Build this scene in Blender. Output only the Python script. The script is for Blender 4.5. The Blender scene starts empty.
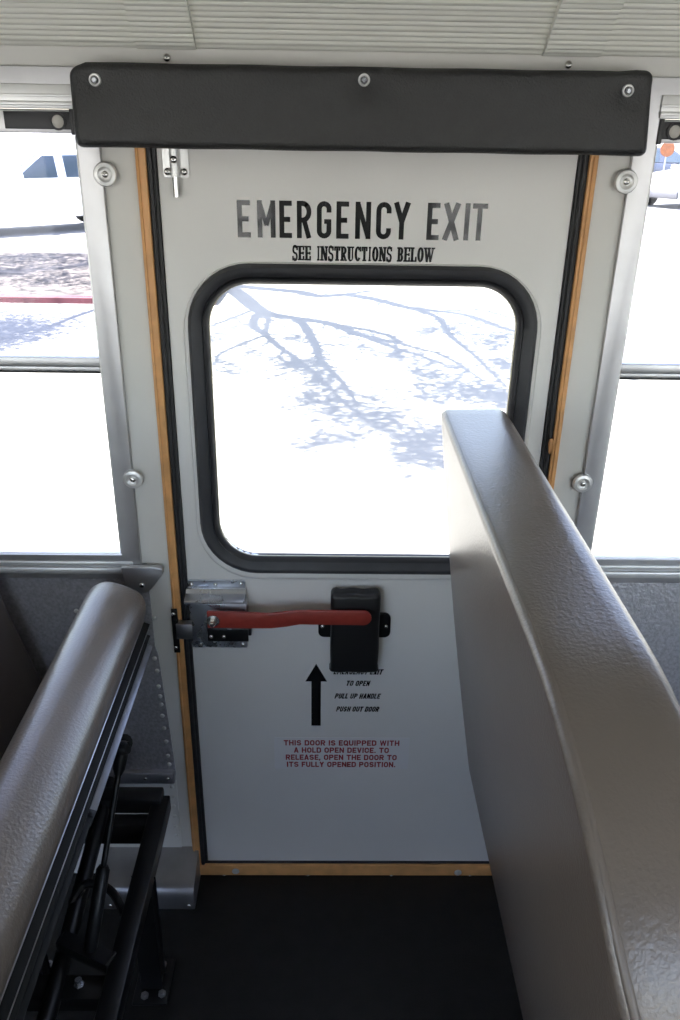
import bpy, bmesh, math, random
from mathutils import Vector, Matrix

sc = bpy.context.scene
COL = sc.collection
R = math.radians
random.seed(7)

# ------------------------------------------------------------------ camera
def make_camera():
    th, ro, ya = R(25.02), R(.95), R(1.03)
    fw = Vector((math.sin(ya)*math.cos(th), math.cos(ya)*math.cos(th), -math.sin(th)))
    r0 = Vector((math.cos(ya), -math.sin(ya), 0))
    u0 = r0.cross(fw)
    rt = r0*math.cos(ro) + u0*math.sin(ro)
    up = rt.cross(fw)
    cd = bpy.data.cameras.new('camera')
    cam = bpy.data.objects.new('camera', cd)
    COL.objects.link(cam)
    m = Matrix((rt, up, -fw)).transposed().to_4x4()
    m.translation = Vector((0, -1.4, 1.6))
    cam.matrix_world = m
    cd.sensor_fit = 'VERTICAL'
    cd.sensor_height = 36.0
    cd.sensor_width = 24.0
    cd.lens = 36.0*823/1020
    cd.clip_start = .02
    cd.clip_end = 2000
    sc.camera = cam
make_camera()

# ------------------------------------------------------------------ light
SUN_DIR = Vector((.53, .08, -1.0))
SUN_POWER = 14.5
SKY_POWER = .44
EXPOSURE = 1.86

w = bpy.data.worlds.new('sky')
sc.world = w
w.use_nodes = True
nt = w.node_tree
for n in list(nt.nodes): nt.nodes.remove(n)
sky = nt.nodes.new('ShaderNodeTexSky')
sky.sky_type = 'NISHITA'
sky.sun_disc = False
sky.sun_elevation = R(62)
sky.sun_rotation = R(260)
bg = nt.nodes.new('ShaderNodeBackground')
bg.inputs['Strength'].default_value = SKY_POWER
wo = nt.nodes.new('ShaderNodeOutputWorld')
hz = nt.nodes.new('ShaderNodeMixRGB')
hz.inputs['Fac'].default_value = .45          # thin high haze whitens the blue
hz.inputs['Color2'].default_value = (2.0, 1.82, 1.95, 1)
nt.links.new(sky.outputs[0], hz.inputs['Color1'])
nt.links.new(hz.outputs[0], bg.inputs['Color'])
nt.links.new(bg.outputs[0], wo.inputs['Surface'])

sd = bpy.data.lights.new('sun', 'SUN')
sd.energy = SUN_POWER
sd.angle = R(.7)
sd.color = (1, .95, .87)
sun = bpy.data.objects.new('sun', sd)
COL.objects.link(sun)
sun.rotation_euler = SUN_DIR.to_track_quat('-Z', 'Y').to_euler()
sun.location = (-6, -2, 12)

sc.view_settings.view_transform = 'Standard'
sc.view_settings.look = 'None'
sc.view_settings.gamma = 1
sc.view_settings.use_curve_mapping = False
sc.view_settings.exposure = EXPOSURE
try:
    sc.cycles.max_bounces = 10
    sc.cycles.diffuse_bounces = 7
    sc.cycles.glossy_bounces = 4
    sc.cycles.transparent_max_bounces = 24
    sc.cycles.caustics_reflective = False
    sc.cycles.use_denoising = True
except Exception:
    pass

# ------------------------------------------------------------------ materials
def mat(name, col, rough=.5, metal=0.0, spec=.5, vary=0.0, vscale=8.0, bump=0.0, bscale=200.0,
        bkind='noise', coat=0.0, col2=None, rvary=0.0):
    m = bpy.data.materials.new(name)
    m.use_nodes = True
    t = m.node_tree
    b = t.nodes['Principled BSDF']
    b.inputs['Base Color'].default_value = (*col, 1)
    b.inputs['Roughness'].default_value = rough
    b.inputs['Metallic'].default_value = metal
    b.inputs['Specular IOR Level'].default_value = spec
    b.inputs['Coat Weight'].default_value = coat
    tc = t.nodes.new('ShaderNodeTexCoord')
    if vary or col2:
        nz = t.nodes.new('ShaderNodeTexNoise')
        nz.inputs['Scale'].default_value = vscale
        nz.inputs['Detail'].default_value = 6
        t.links.new(tc.outputs['Object'], nz.inputs['Vector'])
        rp = t.nodes.new('ShaderNodeValToRGB')
        rp.color_ramp.elements[0].position = .35
        rp.color_ramp.elements[1].position = .65
        a = [max(0, c*(1-vary)) for c in col]
        c2 = col2 if col2 else [min(1, c*(1+vary)) for c in col]
        rp.color_ramp.elements[0].color = (*a, 1)
        rp.color_ramp.elements[1].color = (*c2, 1)
        t.links.new(nz.outputs['Fac'], rp.inputs['Fac'])
        t.links.new(rp.outputs['Color'], b.inputs['Base Color'])
        if rvary:
            mr = t.nodes.new('ShaderNodeMapRange')
            mr.inputs['To Min'].default_value = max(.02, rough-rvary)
            mr.inputs['To Max'].default_value = min(1, rough+rvary)
            t.links.new(nz.outputs['Fac'], mr.inputs['Value'])
            t.links.new(mr.outputs['Result'], b.inputs['Roughness'])
    if bump:
        if bkind == 'voronoi':
            bn = t.nodes.new('ShaderNodeTexVoronoi')
            out = bn.outputs['Distance']
        else:
            bn = t.nodes.new('ShaderNodeTexNoise')
            bn.inputs['Detail'].default_value = 3
            out = bn.outputs['Fac']
        bn.inputs['Scale'].default_value = bscale
        t.links.new(tc.outputs['Object'], bn.inputs['Vector'])
        bp = t.nodes.new('ShaderNodeBump')
        bp.inputs['Strength'].default_value = bump
        bp.inputs['Distance'].default_value = .002
        t.links.new(out, bp.inputs['Height'])
        t.links.new(bp.outputs['Normal'], b.inputs['Normal'])
    return m

def glass_mat(name, tint=(1, 1, 1), refl=.5):
    m = bpy.data.materials.new(name)
    m.use_nodes = True
    t = m.node_tree
    for n in list(t.nodes): t.nodes.remove(n)
    tr = t.nodes.new('ShaderNodeBsdfTransparent')
    tr.inputs['Color'].default_value = (*tint, 1)
    gl = t.nodes.new('ShaderNodeBsdfGlossy')
    gl.inputs['Roughness'].default_value = .02
    fr = t.nodes.new('ShaderNodeFresnel')
    fr.inputs['IOR'].default_value = 1.45
    ml = t.nodes.new('ShaderNodeMath')
    ml.operation = 'MULTIPLY'
    ml.inputs[1].default_value = refl
    mx = t.nodes.new('ShaderNodeMixShader')
    o = t.nodes.new('ShaderNodeOutputMaterial')
    t.links.new(fr.outputs[0], ml.inputs[0])
    t.links.new(ml.outputs[0], mx.inputs['Fac'])
    t.links.new(tr.outputs[0], mx.inputs[1])
    t.links.new(gl.outputs[0], mx.inputs[2])
    t.links.new(mx.outputs[0], o.inputs['Surface'])
    return m

M = {}
M['wall_paint'] = mat('white wall paint', (.74, .73, .70), .42, vary=.03, vscale=5)
M['door_paint'] = mat('white door paint', (.79, .775, .755), .38, vary=.02, vscale=4, bump=.04, bscale=260)
M['ceiling_paint'] = mat('ceiling enamel', (.86, .86, .785), .38, vary=.02, vscale=3)
M['yellow'] = mat('yellow bus paint', (.72, .375, .145), .42, vary=.12, vscale=30, bump=.1, bscale=90)
M['seal'] = mat('black rubber seal', (.022, .022, .024), .55, vary=.2, vscale=60)
M['gasket'] = mat('dark gasket rubber', (.045, .046, .052), .5, vary=.1, vscale=30)
M['bead'] = mat('gasket bead', (.02, .02, .023), .4)
M['rim'] = mat('glass edge', (.55, .5, .36), .4)
M['alu'] = mat('brushed aluminium', (.58, .575, .585), .40, metal=.9, vary=.05, vscale=14, bump=.03, bscale=300)
M['alu_light'] = mat('bright aluminium', (.80, .80, .79), .38, metal=.6, vary=.03, vscale=14)
M['galv'] = mat('embossed galvanised sheet', (.44, .435, .46), .36, metal=.5, vary=.1, vscale=150, bump=.7,
                bscale=150, col2=(.53, .52, .56))
M['zinc'] = mat('zinc plated steel', (.56, .58, .63), .28, metal=.88, vary=.04, vscale=20, rvary=.08)
M['chrome'] = mat('polished steel', (.78, .77, .74), .18, metal=1)
M['dullsteel'] = mat('dull steel sheet', (.40, .40, .42), .38, metal=.9, vary=.18, vscale=10, rvary=.1)
M['red'] = mat('red enamel', (.33, .045, .032), .38, vary=.1, vscale=60)
M['pad'] = mat('black padded vinyl', (.020, .020, .020), .40, bump=.6, bscale=330, vary=.08, vscale=40)
M['handle_vinyl'] = mat('black glossy vinyl', (.012, .012, .013), .36, bump=.2, bscale=90)
M['seat'] = mat('grey brown seat vinyl', (.152, .122, .102), .33, spec=1.0, bump=.30, bscale=230, vary=.06, vscale=9)
M['seat_smooth'] = mat('grey brown smooth vinyl', (.10, .082, .07), .5, bump=.1, bscale=240, vary=.05, vscale=6)
M['piping'] = mat('seam piping vinyl', (.18, .15, .13), .36)
M['black_metal'] = mat('black painted steel', (.008, .008, .009), .36, spec=.35, vary=.15, vscale=25)
M['black_matt'] = mat('black plywood edge', (.008, .008, .008), .65, spec=.2)
M['bluebar'] = mat('bare steel bar', (.20, .21, .245), .42, metal=.7, vary=.1, vscale=20)
M['floor'] = mat('black rubber floor', (.008, .008, .008), .6, spec=.35, bump=.2, bscale=300, vary=.2, vscale=30)
M['ink'] = mat('black decal vinyl', (.008, .008, .009), .07)
M['redink'] = mat('red printing ink', (.33, .03, .04), .5)
M['sticker'] = mat('clear sticker film', (.80, .79, .80), .3)
M['plastic_grey'] = mat('grey knob plastic', (.6, .58, .54), .3, vary=.08, vscale=90)
M['latch_black'] = mat('black latch plastic', (.03, .03, .034), .45)
M['sealant'] = mat('orange sealant', (.62, .30, .12), .6)
M['pane'] = glass_mat('window glass', (.97, .98, .98), .6)
M['pane_upper'] = glass_mat('upper window glass', (.90, .91, .96), .6)
M['asphalt'] = mat('pale worn asphalt', (.182, .178, .168), .9, vary=.06, vscale=.8, bump=.1, bscale=60)
M['soil'] = mat('dry soil and leaf litter', (.020, .015, .012), .95, vary=.5, vscale=4.5, col2=(.125, .105, .09))
M['curb'] = mat('red curb paint', (.105, .028, .034), .8, vary=.15, vscale=5)
M['concrete'] = mat('pale concrete', (.55, .54, .52), .9, vary=.05, vscale=3)
M['bark'] = mat('grey bark', (.16, .13, .10), .9, bump=.6, bscale=14, vary=.3, vscale=8)
M['leaf'] = mat('green leaf', (.09, .15, .035), .6, vary=.25, vscale=2)
M['car_white'] = mat('white car paint', (.80, .80, .80), .25, coat=.6)
M['car_navy'] = mat('dark car paint', (.05, .06, .09), .3, coat=.5)
M['car_glass'] = mat('car window glass', (.05, .07, .09), .1, spec=.6)
M['tyre'] = mat('tyre rubber', (.02, .02, .02), .8)
M['bumper'] = mat('dark bumper plastic', (.06, .06, .065), .6)
M['orange'] = mat('orange sign face', (.20, .055, .008), .6, vary=.2, vscale=7)

# ------------------------------------------------------------------ helpers
def world_loc(o):
    v = Vector((0, 0, 0))
    while o is not None:
        v += o.location
        o = o.parent
    return v

def link(name, bm, m, parent=None, loc=None, smooth=34, local=False):
    """one mesh object; bm is in world coordinates unless local"""
    bmesh.ops.remove_doubles(bm, verts=bm.verts, dist=1e-6)
    bmesh.ops.recalc_face_normals(bm, faces=bm.faces)
    me = bpy.data.meshes.new(name)
    base = Vector((0, 0, 0))
    o_loc = Vector((0, 0, 0))
    if not local:
        if loc is not None:
            base = Vector(loc)
            o_loc = base - (world_loc(parent) if parent else Vector((0, 0, 0)))
        elif parent is not None:
            base = world_loc(parent)
        else:
            c = Vector((0, 0, 0))
            xs = [v.co for v in bm.verts]
            lo = Vector([min(v[i] for v in xs) for i in range(3)])
            hi = Vector([max(v[i] for v in xs) for i in range(3)])
            base = Vector(((lo.x+hi.x)/2, (lo.y+hi.y)/2, lo.z))
            o_loc = base
        bmesh.ops.translate(bm, verts=bm.verts, vec=-base)
    elif loc is not None:
        o_loc = Vector(loc)
    for f in bm.faces: f.smooth = True
    bm.to_mesh(me)
    bm.free()
    me.set_sharp_from_angle(angle=R(smooth))
    if m is not None: me.materials.append(m)
    o = bpy.data.objects.new(name, me)
    COL.objects.link(o)
    o.location = o_loc
    if parent: o.parent = parent
    return o

def tag(o, label, cat, group=None):
    o['label'] = label
    o['category'] = cat
    if group: o['group'] = group
    return o

def thing(name, label, cat, loc, group=None):
    o = bpy.data.objects.new(name, None)
    COL.objects.link(o)
    o.location = loc
    o.empty_display_size = .05
    return tag(o, label, cat, group)

def structure(o):
    o['kind'] = 'structure'
    return o

def dup(src, name, parent, world):
    o = src.copy()
    COL.objects.link(o)
    o.name = name
    o.parent = parent
    o.location = Vector(world) - (world_loc(parent) if parent else Vector((0, 0, 0)))
    for ch in src.children:
        c = ch.copy()
        COL.objects.link(c)
        c.parent = o
    return o

def merge(bm, other):
    me = bpy.data.meshes.new('tmp')
    other.to_mesh(me)
    other.free()
    bm.from_mesh(me)
    bpy.data.meshes.remove(me)

def box(bm, x0, x1, y0, y1, z0, z1, bev=0.0, seg=2):
    b = bmesh.new()
    bmesh.ops.create_cube(b, size=1)
    for v in b.verts:
        v.co = Vector(((x0+x1)/2 + v.co.x*(x1-x0), (y0+y1)/2 + v.co.y*(y1-y0), (z0+z1)/2 + v.co.z*(z1-z0)))
    if bev:
        bmesh.ops.bevel(b, geom=list(b.edges), offset=bev, segments=seg, affect='EDGES', profile=.5)
    merge(bm, b)
    return bm

def bar(bm, p, q, wd, ht, bev=0.0, up=(0, 0, 1)):
    p, q = Vector(p), Vector(q)
    d = (q-p)
    L = d.length
    d.normalize()
    s = d.cross(Vector(up)).normalized()
    u = s.cross(d)
    b = bmesh.new()
    bmesh.ops.create_cube(b, size=1)
    for v in b.verts:
        v.co = p + d*((v.co.x+.5)*L) + s*(v.co.y*wd) + u*(v.co.z*ht)
    if bev:
        bmesh.ops.bevel(b, geom=list(b.edges), offset=bev, segments=2, affect='EDGES', profile=.5)
    merge(bm, b)
    return bm

def frame_of(d):
    d = d.normalized()
    a = Vector((0, 0, 1)) if abs(d.z) < .9 else Vector((1, 0, 0))
    s = d.cross(a).normalized()
    return s, s.cross(d)

def tube(bm, pts, rad, n=12, cap=True):
    pts = [Vector(p) for p in pts]
    rads = rad if isinstance(rad, (list, tuple)) else [rad]*len(pts)
    rings = []
    s = None
    for i, p in enumerate(pts):
        d = (pts[min(i+1, len(pts)-1)] - pts[max(i-1, 0)]).normalized()
        if s is None: s, u = frame_of(d)
        else:
            s = (s - d*s.dot(d)).normalized()
            u = s.cross(d)
        rings.append([bm.verts.new(p + (s*math.cos(a)+u*math.sin(a))*rads[i]) for a in [2*math.pi*k/n for k in range(n)]])
    for a, b in zip(rings, rings[1:]):
        for k in range(n):
            bm.faces.new((a[k], a[(k+1) % n], b[(k+1) % n], b[k]))
    if cap:
        bm.faces.new(rings[0])
        bm.faces.new(list(reversed(rings[-1])))
    return bm

def lathe(bm, prof, axis_p, axis_d, n=24):
    """prof: (radius, along) pairs from base to tip"""
    p, d = Vector(axis_p), Vector(axis_d).normalized()
    s, u = frame_of(d)
    rings = []
    for r, h in prof:
        if r < 1e-6: rings.append([bm.verts.new(p+d*h)])
        else: rings.append([bm.verts.new(p + d*h + (s*math.cos(2*math.pi*k/n)+u*math.sin(2*math.pi*k/n))*r) for k in range(n)])
    for a, b in zip(rings, rings[1:]):
        if len(a) == 1 and len(b) == 1: continue
        for k in range(n):
            if len(a) == 1: bm.faces.new((a[0], b[k], b[(k+1) % n]))
            elif len(b) == 1: bm.faces.new((a[k], a[(k+1) % n], b[0]))
            else: bm.faces.new((a[k], a[(k+1) % n], b[(k+1) % n], b[k]))
    return bm

def prism_xz(bm, poly, y0, y1, bev=0.0, seg=2):
    b = bmesh.new()
    lo = [b.verts.new((x, y0, z)) for x, z in poly]
    hi = [b.verts.new((x, y1, z)) for x, z in poly]
    n = len(poly)
    b.faces.new(lo)
    b.faces.new(list(reversed(hi)))
    for i in range(n):
        b.faces.new((lo[i], hi[i], hi[(i+1) % n], lo[(i+1) % n]))
    bmesh.ops.recalc_face_normals(b, faces=b.faces)
    if bev:
        bmesh.ops.bevel(b, geom=list(b.edges), offset=bev, segments=seg, affect='EDGES', profile=.5)
    merge(bm, b)
    return bm

def sweep_x(bm, prof, x0, x1, close=False):
    """extrude an open (y, z) profile along x"""
    a = [bm.verts.new((x0, y, z)) for y, z in prof]
    b = [bm.verts.new((x1, y, z)) for y, z in prof]
    n = len(prof)
    for i in range(n if close else n-1):
        bm.faces.new((a[i], a[(i+1) % n], b[(i+1) % n], b[i]))
    if close:
        bm.faces.new(a)
        bm.faces.new(list(reversed(b)))
    return bm

def rrect(x0, x1, z0, z1, r, n=8):
    pts = []
    for cx, cz, a0 in ((x1-r, z1-r, 0), (x0+r, z1-r, 90), (x0+r, z0+r, 180), (x1-r, z0+r, 270)):
        for k in range(n+1):
            a = R(a0+90*k/n)
            pts.append((cx+r*math.cos(a), cz+r*math.sin(a)))
    return pts

def plate(loops, y0, y1, bev=0.0):
    """xz sheet with holes between y0 (front) and y1; loops[0] is the outline"""
    cu = bpy.data.curves.new('tmp', 'CURVE')
    cu.dimensions = '2D'
    cu.fill_mode = 'BOTH'
    for lp in loops:
        s = cu.splines.new('POLY')
        s.points.add(len(lp)-1)
        for p, (x, z) in zip(s.points, lp): p.co = (x, z, 0, 1)
        s.use_cyclic_u = True
    cu.extrude = abs(y1-y0)/2 - bev
    cu.offset = -bev
    cu.bevel_depth = bev
    cu.bevel_resolution = 2
    o = bpy.data.objects.new('tmp', cu)
    COL.objects.link(o)
    bpy.context.view_layer.update()
    me = bpy.data.meshes.new_from_object(o.evaluated_get(bpy.context.evaluated_depsgraph_get()))
    bpy.data.objects.remove(o)
    bpy.data.curves.remove(cu)
    bm = bmesh.new()
    bm.from_mesh(me)
    bpy.data.meshes.remove(me)
    for v in bm.verts:
        x, z, y = v.co
        v.co = Vector((x, (y0+y1)/2 - y, z))
    return bm

def ring(outer, inner, y_out, y_in, y_back):
    """a raised gasket: loop of outer and inner outlines with equal counts"""
    bm = bmesh.new()
    n = len(outer)
    lay = []
    mid = [((a[0]+b[0])/2, (a[1]+b[1])/2) for a, b in zip(outer, inner)]
    q1 = [((a[0]*3+b[0])/4, (a[1]*3+b[1])/4) for a, b in zip(outer, inner)]
    for lp, y in ((outer, y_back), (outer, y_out*.5), (q1, y_out), (mid, y_out*.85+y_in*.15), (inner, y_in), (inner, y_back)):
        lay.append([bm.verts.new((x, y, z)) for x, z in lp])
    for a, b in zip(lay, lay[1:]+lay[:1]):
        for k in range(n):
            bm.faces.new((a[k], a[(k+1) % n], b[(k+1) % n], b[k]))
    return bm

LAYER = [0]
def ribbon(bm, pts, wd, y, depth=.0006):
    """flat stroke along (x, z) points"""
    LAYER[0] = (LAYER[0]+1) % 7
    y -= LAYER[0]*.000025
    P = [Vector((x, 0, z)) for x, z in pts]
    wds = list(wd) if isinstance(wd, (list, tuple)) else [wd]*len(P)
    keep = [i for i in range(len(P)) if i == 0 or (P[i]-P[i-1]).length > 1e-5]
    P, wds = [P[i] for i in keep], [wds[i] for i in keep]
    L, Rr = [], []
    for i, p in enumerate(P):
        ds = []
        if i > 0: ds.append((P[i]-P[i-1]).normalized())
        if i < len(P)-1: ds.append((P[i+1]-P[i]).normalized())
        t = sum(ds, Vector((0, 0, 0))).normalized()
        nn = Vector((-t.z, 0, t.x))
        k = 1/max(.5, nn.dot(Vector((-ds[0].z, 0, ds[0].x))))
        L.append(p+nn*wds[i]/2*k)
        Rr.append(p-nn*wds[i]/2*k)
    for i in range(len(P)-1):
        q = [L[i], L[i+1], Rr[i+1], Rr[i]]
        f = [bm.verts.new((v.x, y, v.z)) for v in q]
        bk = [bm.verts.new((v.x, y+depth, v.z)) for v in q]
        bm.faces.new(f)
        bm.faces.new(list(reversed(bk)))
        for k in range(4): bm.faces.new((f[k], bk[k], bk[(k+1) % 4], f[(k+1) % 4]))
    return bm

# hardware prototypes (built at the origin, facing -y)
def screw_head(name, r, dome, m, slot=True):
    b = bmesh.new()
    lathe(b, [(r, 0), (r, dome*.25), (r*.86, dome*.65), (r*.5, dome*.95), (0, dome)], (0, 0, 0), (0, -1, 0), 18)
    o = link(name, b, m, local=True)
    if slot:
        s = bmesh.new()
        for a in (0, 90):
            c, d = math.cos(R(a+20)), math.sin(R(a+20))
            bar(s, (-c*r*.45, -dome*.98, -d*r*.45), (c*r*.45, -dome*.98, d*r*.45), r*.16, dome*.12, up=(0, 1, 0))
        link('cross_recess', s, M['black_metal'], o, local=True)
    return o

protos = []
def proto(o):
    protos.append(o)
    return o
SCREW_S = proto(screw_head('screw', .0042, .003, M['chrome'], False))
SCREW_M = proto(screw_head('screw', .0058, .004, M['chrome']))
RIVET = proto(screw_head('rivet', .0050, .0034, M['alu_light'], False))
RIVET_W = proto(screw_head('rivet', .0046, .003, M['wall_paint'], False))

# ================================================================== SETTING
GZ = -.9
WIN = [(-3.65, -2.95), (-2.80, -2.10), (-1.95, -1.25), (-1.10, -.372), (.489, 1.205), (1.355, 2.055), (2.205, 2.905), (3.055, 3.755)]
BACK = [(-3.70, -2.92), (-2.82, -2.04), (-1.94, -1.16), (-1.06, -.235), (.44, 1.25), (1.35, 2.13), (2.23, 3.01), (3.11, 3.89)]  # unseen far-side windows, oversized to brighten the door; middle gap darkens the lettering's reflection
ZS, ZT = .822, 1.650      # window opening sill and head
rect = lambda x0, x1, z0, z1: [(x0, z0), (x1, z0), (x1, z1), (x0, z1)]

b = plate([rect(-4, 4, -.10, 1.80), rect(-.286, .407, 0.0, 1.60)] + [rect(a, c, .805, ZT) for a, c in WIN], 0, .05)
structure(link('wall_front', b, M['wall_paint']))
b = plate([rect(-4, 4, -.10, 1.80)] + [rect(a, c, .74, 1.67) for a, c in BACK], -2.35, -2.30)
structure(link('wall_back', b, M['wall_paint']))
b = bmesh.new(); box(b, -4.05, -4.0, -2.35, .05, -.1, 2.08)
structure(link('wall_left', b, M['wall_paint']))
b = bmesh.new(); box(b, 4.0, 4.05, -2.35, .05, -.1, 2.08)
structure(link('wall_right', b, M['wall_paint']))
b = bmesh.new(); box(b, -4.0, 4.0, -2.3, 0.0, -.10, 0)
structure(link('floor', b, M['floor']))

# ceiling: fluted side panels that curve in from the wall, plain crown
def ceil_path():
    key = [(0, 1.7005), (-.007, 1.7015), (-.015, 1.705), (-.023, 1.711), (-.036, 1.7235), (-.055, 1.740), (-.08, 1.760), (-.12, 1.786), (-.2, 1.826), (-.35, 1.878), (-.55, 1.925)]
    pts = []
    for (y0, z0), (y1, z1) in zip(key, key[1:]):
        n = max(2, int(math.hypot(y1-y0, z1-z0)/.0016))
        for k in range(n): pts.append((y0+(y1-y0)*k/n, z0+(z1-z0)*k/n))
    pts.append(key[-1])
    return pts
def fluted(off, amp=.0034, pitch=.0092, smax=9):
    pts = ceil_path()
    out = []
    s = 0
    for i, (y, z) in enumerate(pts):
        if i: s += math.hypot(y-pts[i-1][0], z-pts[i-1][1])
        a, c = pts[max(i-1, 0)], pts[min(i+1, len(pts)-1)]
        t = Vector((c[0]-a[0], c[1]-a[1])).normalized()
        nrm = Vector((t.y, -t.x))
        if nrm.y > 0: nrm = -nrm
        if s > smax: break
        r = 0 if s < .012 else amp*(abs(math.sin(math.pi*s/pitch))**.5)
        o_ = off*min(1, max(0, s-.004)/.03)
        out.append((y+nrm.x*(o_+r), z+nrm.y*(o_+r)))
    return out
prof = fluted(0)
crown = [(-.8, 1.965), (-1.15, 1.985), (-1.5, 1.965), (-1.75, 1.925), (-1.95, 1.878), (-2.1, 1.826), (-2.2, 1.77), (-2.3, 1.70)]
full = prof + crown
b = bmesh.new()
sweep_x(b, full + [(-2.3, 2.08), (0, 2.08)], -4.0, 4.0, close=True)
structure(link('ceiling', b, M['ceiling_paint'], smooth=50))
for i, (xa, xb) in enumerate(((-.284, -.197), (.313, .398))):
    cov = fluted(.0105, amp=.0034, smax=.45)[1:]
    under = [(y, z+.012) for y, z in reversed(fluted(0, amp=0, smax=.45)[1:])]
    b = bmesh.new()
    sweep_x(b, cov+under, xa, xb, close=True)
    structure(link('trim_%d' % (i+1), b, M['ceiling_paint'], smooth=50))

# yellow door frame, black seal
b = plate([[(-.302, .002), (-.302, 1.60), (.420, 1.60), (.420, .002)], rect(-.2855, .4065, .034, 1.59)], -.010, .045, .002)
fr = structure(link('trim_3', b, M['yellow']))
b = bmesh.new()
for xa, xb in ((-.2995, -.2965), (.4115, .4145)):
    box(b, xa, xb, -.0125, -.008, .01, 1.595, .001)
link('raised_rib', b, M['yellow'], fr)
b = bmesh.new()
lathe(b, [(0, 0), (.5, .1), (.8, .35), (1, .7), (.7, 1), (0, 1.1)], (0, 0, 0), (0, 0, 1), 10)
for v in b.verts: v.co = Vector((.4015+v.co.x*.0042, -.014+v.co.y*.003, 1.068+v.co.z*.028))
link('sealant_drip', b, M['sealant'], fr)
b = plate([rect(-.286, .407, .034, 1.592), rect(-.2715, .3915, .037, 1.575)], -.004, .043, .001)
sl = structure(link('trim_4', b, M['seal']))
b = bmesh.new()
for x in (-.280, .400):
    tube(b, [(x, -.006, .036), (x, -.006, 1.59)], .0042, 10)
link('sealing_lip', b, M['seal'], sl)

# door
GX0, GX1, GZ0, GZ1 = -.203, .3215, .848, 1.3615
b = plate([rect(-.2705, .3905, .036, 1.576), rrect(GX0-.028, GX1+.028, GZ0-.028, GZ1+.028, .100)], 0.002, .042, .0015)
door = structure(link('door_1', b, M['door_paint']))
out = rrect(GX0-.042, GX1+.042, GZ0-.050, GZ1+.0335, .114, 10)
inn = rrect(GX0-.033, GX1+.033, GZ0-.034, GZ1+.031, .105, 10)
link('raised_rim', ring(out, inn, -.006, -.004, .004), M['door_paint'], door, smooth=60)
out = rrect(GX0-.034, GX1+.034, GZ0-.035, GZ1+.032, .106, 10)
inn = rrect(GX0-.010, GX1+.010, GZ0-.010, GZ1+.010, .082, 10)
link('window_gasket', ring(out, inn, -.014, -.006, .010), M['gasket'], door, smooth=60)
out = rrect(GX0-.011, GX1+.011, GZ0-.011, GZ1+.011, .083, 10)
inn = rrect(GX0+.001, GX1-.001, GZ0+.001, GZ1-.001, .071, 10)
link('gasket_bead', ring(out, inn, -.011, -.003, .010), M['bead'], door, smooth=60)
out = rrect(GX0, GX1, GZ0, GZ1, .072, 10)
inn = rrect(GX0+.0025, GX1-.0025, GZ0+.0015, GZ1-.0015, .0705, 10)
link('pane_edge', ring(out, inn, -.003, -.0025, .0), M['rim'], door, smooth=60)
b = plate([rrect(GX0+.001, GX1-.001, GZ0+.001, GZ1-.001, .071)], .001, .005)
link('window_pane', b, M['pane'], door)

# side windows: aluminium frames, sliding sashes, thumb latches
def window(num, x0, x1, latch_x=None):
    zs, zt = ZS, ZT
    b = plate([rect(x0-.017, x1+.017, .799, zt+.024), rect(x0+.018, x1-.018, .851, 1.617)], -.009, .012, .0015)
    wd = structure(link('window_%d' % num, b, M['alu']))
    b = bmesh.new()
    box(b, x0+.014, x1-.014, -.0135, .012, 1.617, 1.650, .002)
    box(b, x0+.014, x1-.014, -.0155, .012, 1.633, 1.637, .001)
    box(b, x0+.014, x1-.014, -.0165, .02, 1.621, 1.627, .0015)
    link('head_rail', b, M['alu_light'], wd)
    b = bmesh.new()
    box(b, x0-.002, x1+.002, -.016, .02, .813, .826, .002)
    box(b, x0-.002, x1+.002, -.0125, .02, .829, .838, .002)
    box(b, x0+.006, x1-.006, -.004, .013, .840, .853, .002)
    link('sill_rail', b, M['alu_light'], wd)
    b = bmesh.new()
    box(b, x0+.0165, x1-.0165, -.002, .013, 1.215, 1.2325, .0025)
    box(b, x0+.0165, x1-.0165, .004, .02, 1.206, 1.214, .001)
    box(b, x0+.0165, x1-.0165, -.002, .012, 1.583, 1.6165, .002)
    link('sash_rail', b, M['alu'], wd)
    b = bmesh.new()
    box(b, x0+.0165, x1-.0165, .001, .021, 1.2035, 1.2065, .0005)
    link('sash_seal', b, M['seal'], wd)
    b = bmesh.new()
    for xa in (x0+.0165, x1-.0215): box(b, xa, xa+.005, -.0045, .013, .852, 1.58, .001)
    link('side_channel', b, M['alu_light'], wd)
    b = bmesh.new(); box(b, x0+.016, x1-.016, .002, .005, 1.225, 1.585)
    link('upper_pane', b, M['pane_upper'], wd)
    b = bmesh.new(); box(b, x0+.016, x1-.016, .007, .010, .848, 1.212)
    link('lower_pane', b, M['pane'], wd)
    for side in (-1, 1):
        xe = (x0+.0165) if side < 0 else (x1-.0165)
        c = xe - side*.0
        xa, xb = sorted((c, c - side*.108))
        b = bmesh.new(); box(b, xa, xb, -.008, -.001, 1.5885, 1.6130, .001)
        lt = link('window_latch', b, M['latch_black'], wd)
        k = c - side*.026
        b = bmesh.new()
        lathe(b, [(.0125, 0), (.0125, .0035), (.0095, .0042), (.0092, .001)], (k, -.0075, 1.5995), (0, -1, 0), 24)
        link('knob_ring', b, M['latch_black'], lt)
        b = bmesh.new()
        lathe(b, [(.0092, 0), (.0092, .002), (.006, .004), (0, .0045)], (k, -.0075, 1.5995), (0, -1, 0), 24)
        link('knob', b, M['plastic_grey'], lt)
        b = bmesh.new()
        xa, xb = sorted((c, c-side*.007))
        box(b, xa, xb, -.012, -.001, 1.581, 1.617, .001)
        link('latch_stop', b, M['latch_black'], lt)
    return wd
for i, (a, c) in enumerate(WIN): window(i+1, a, c)
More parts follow.
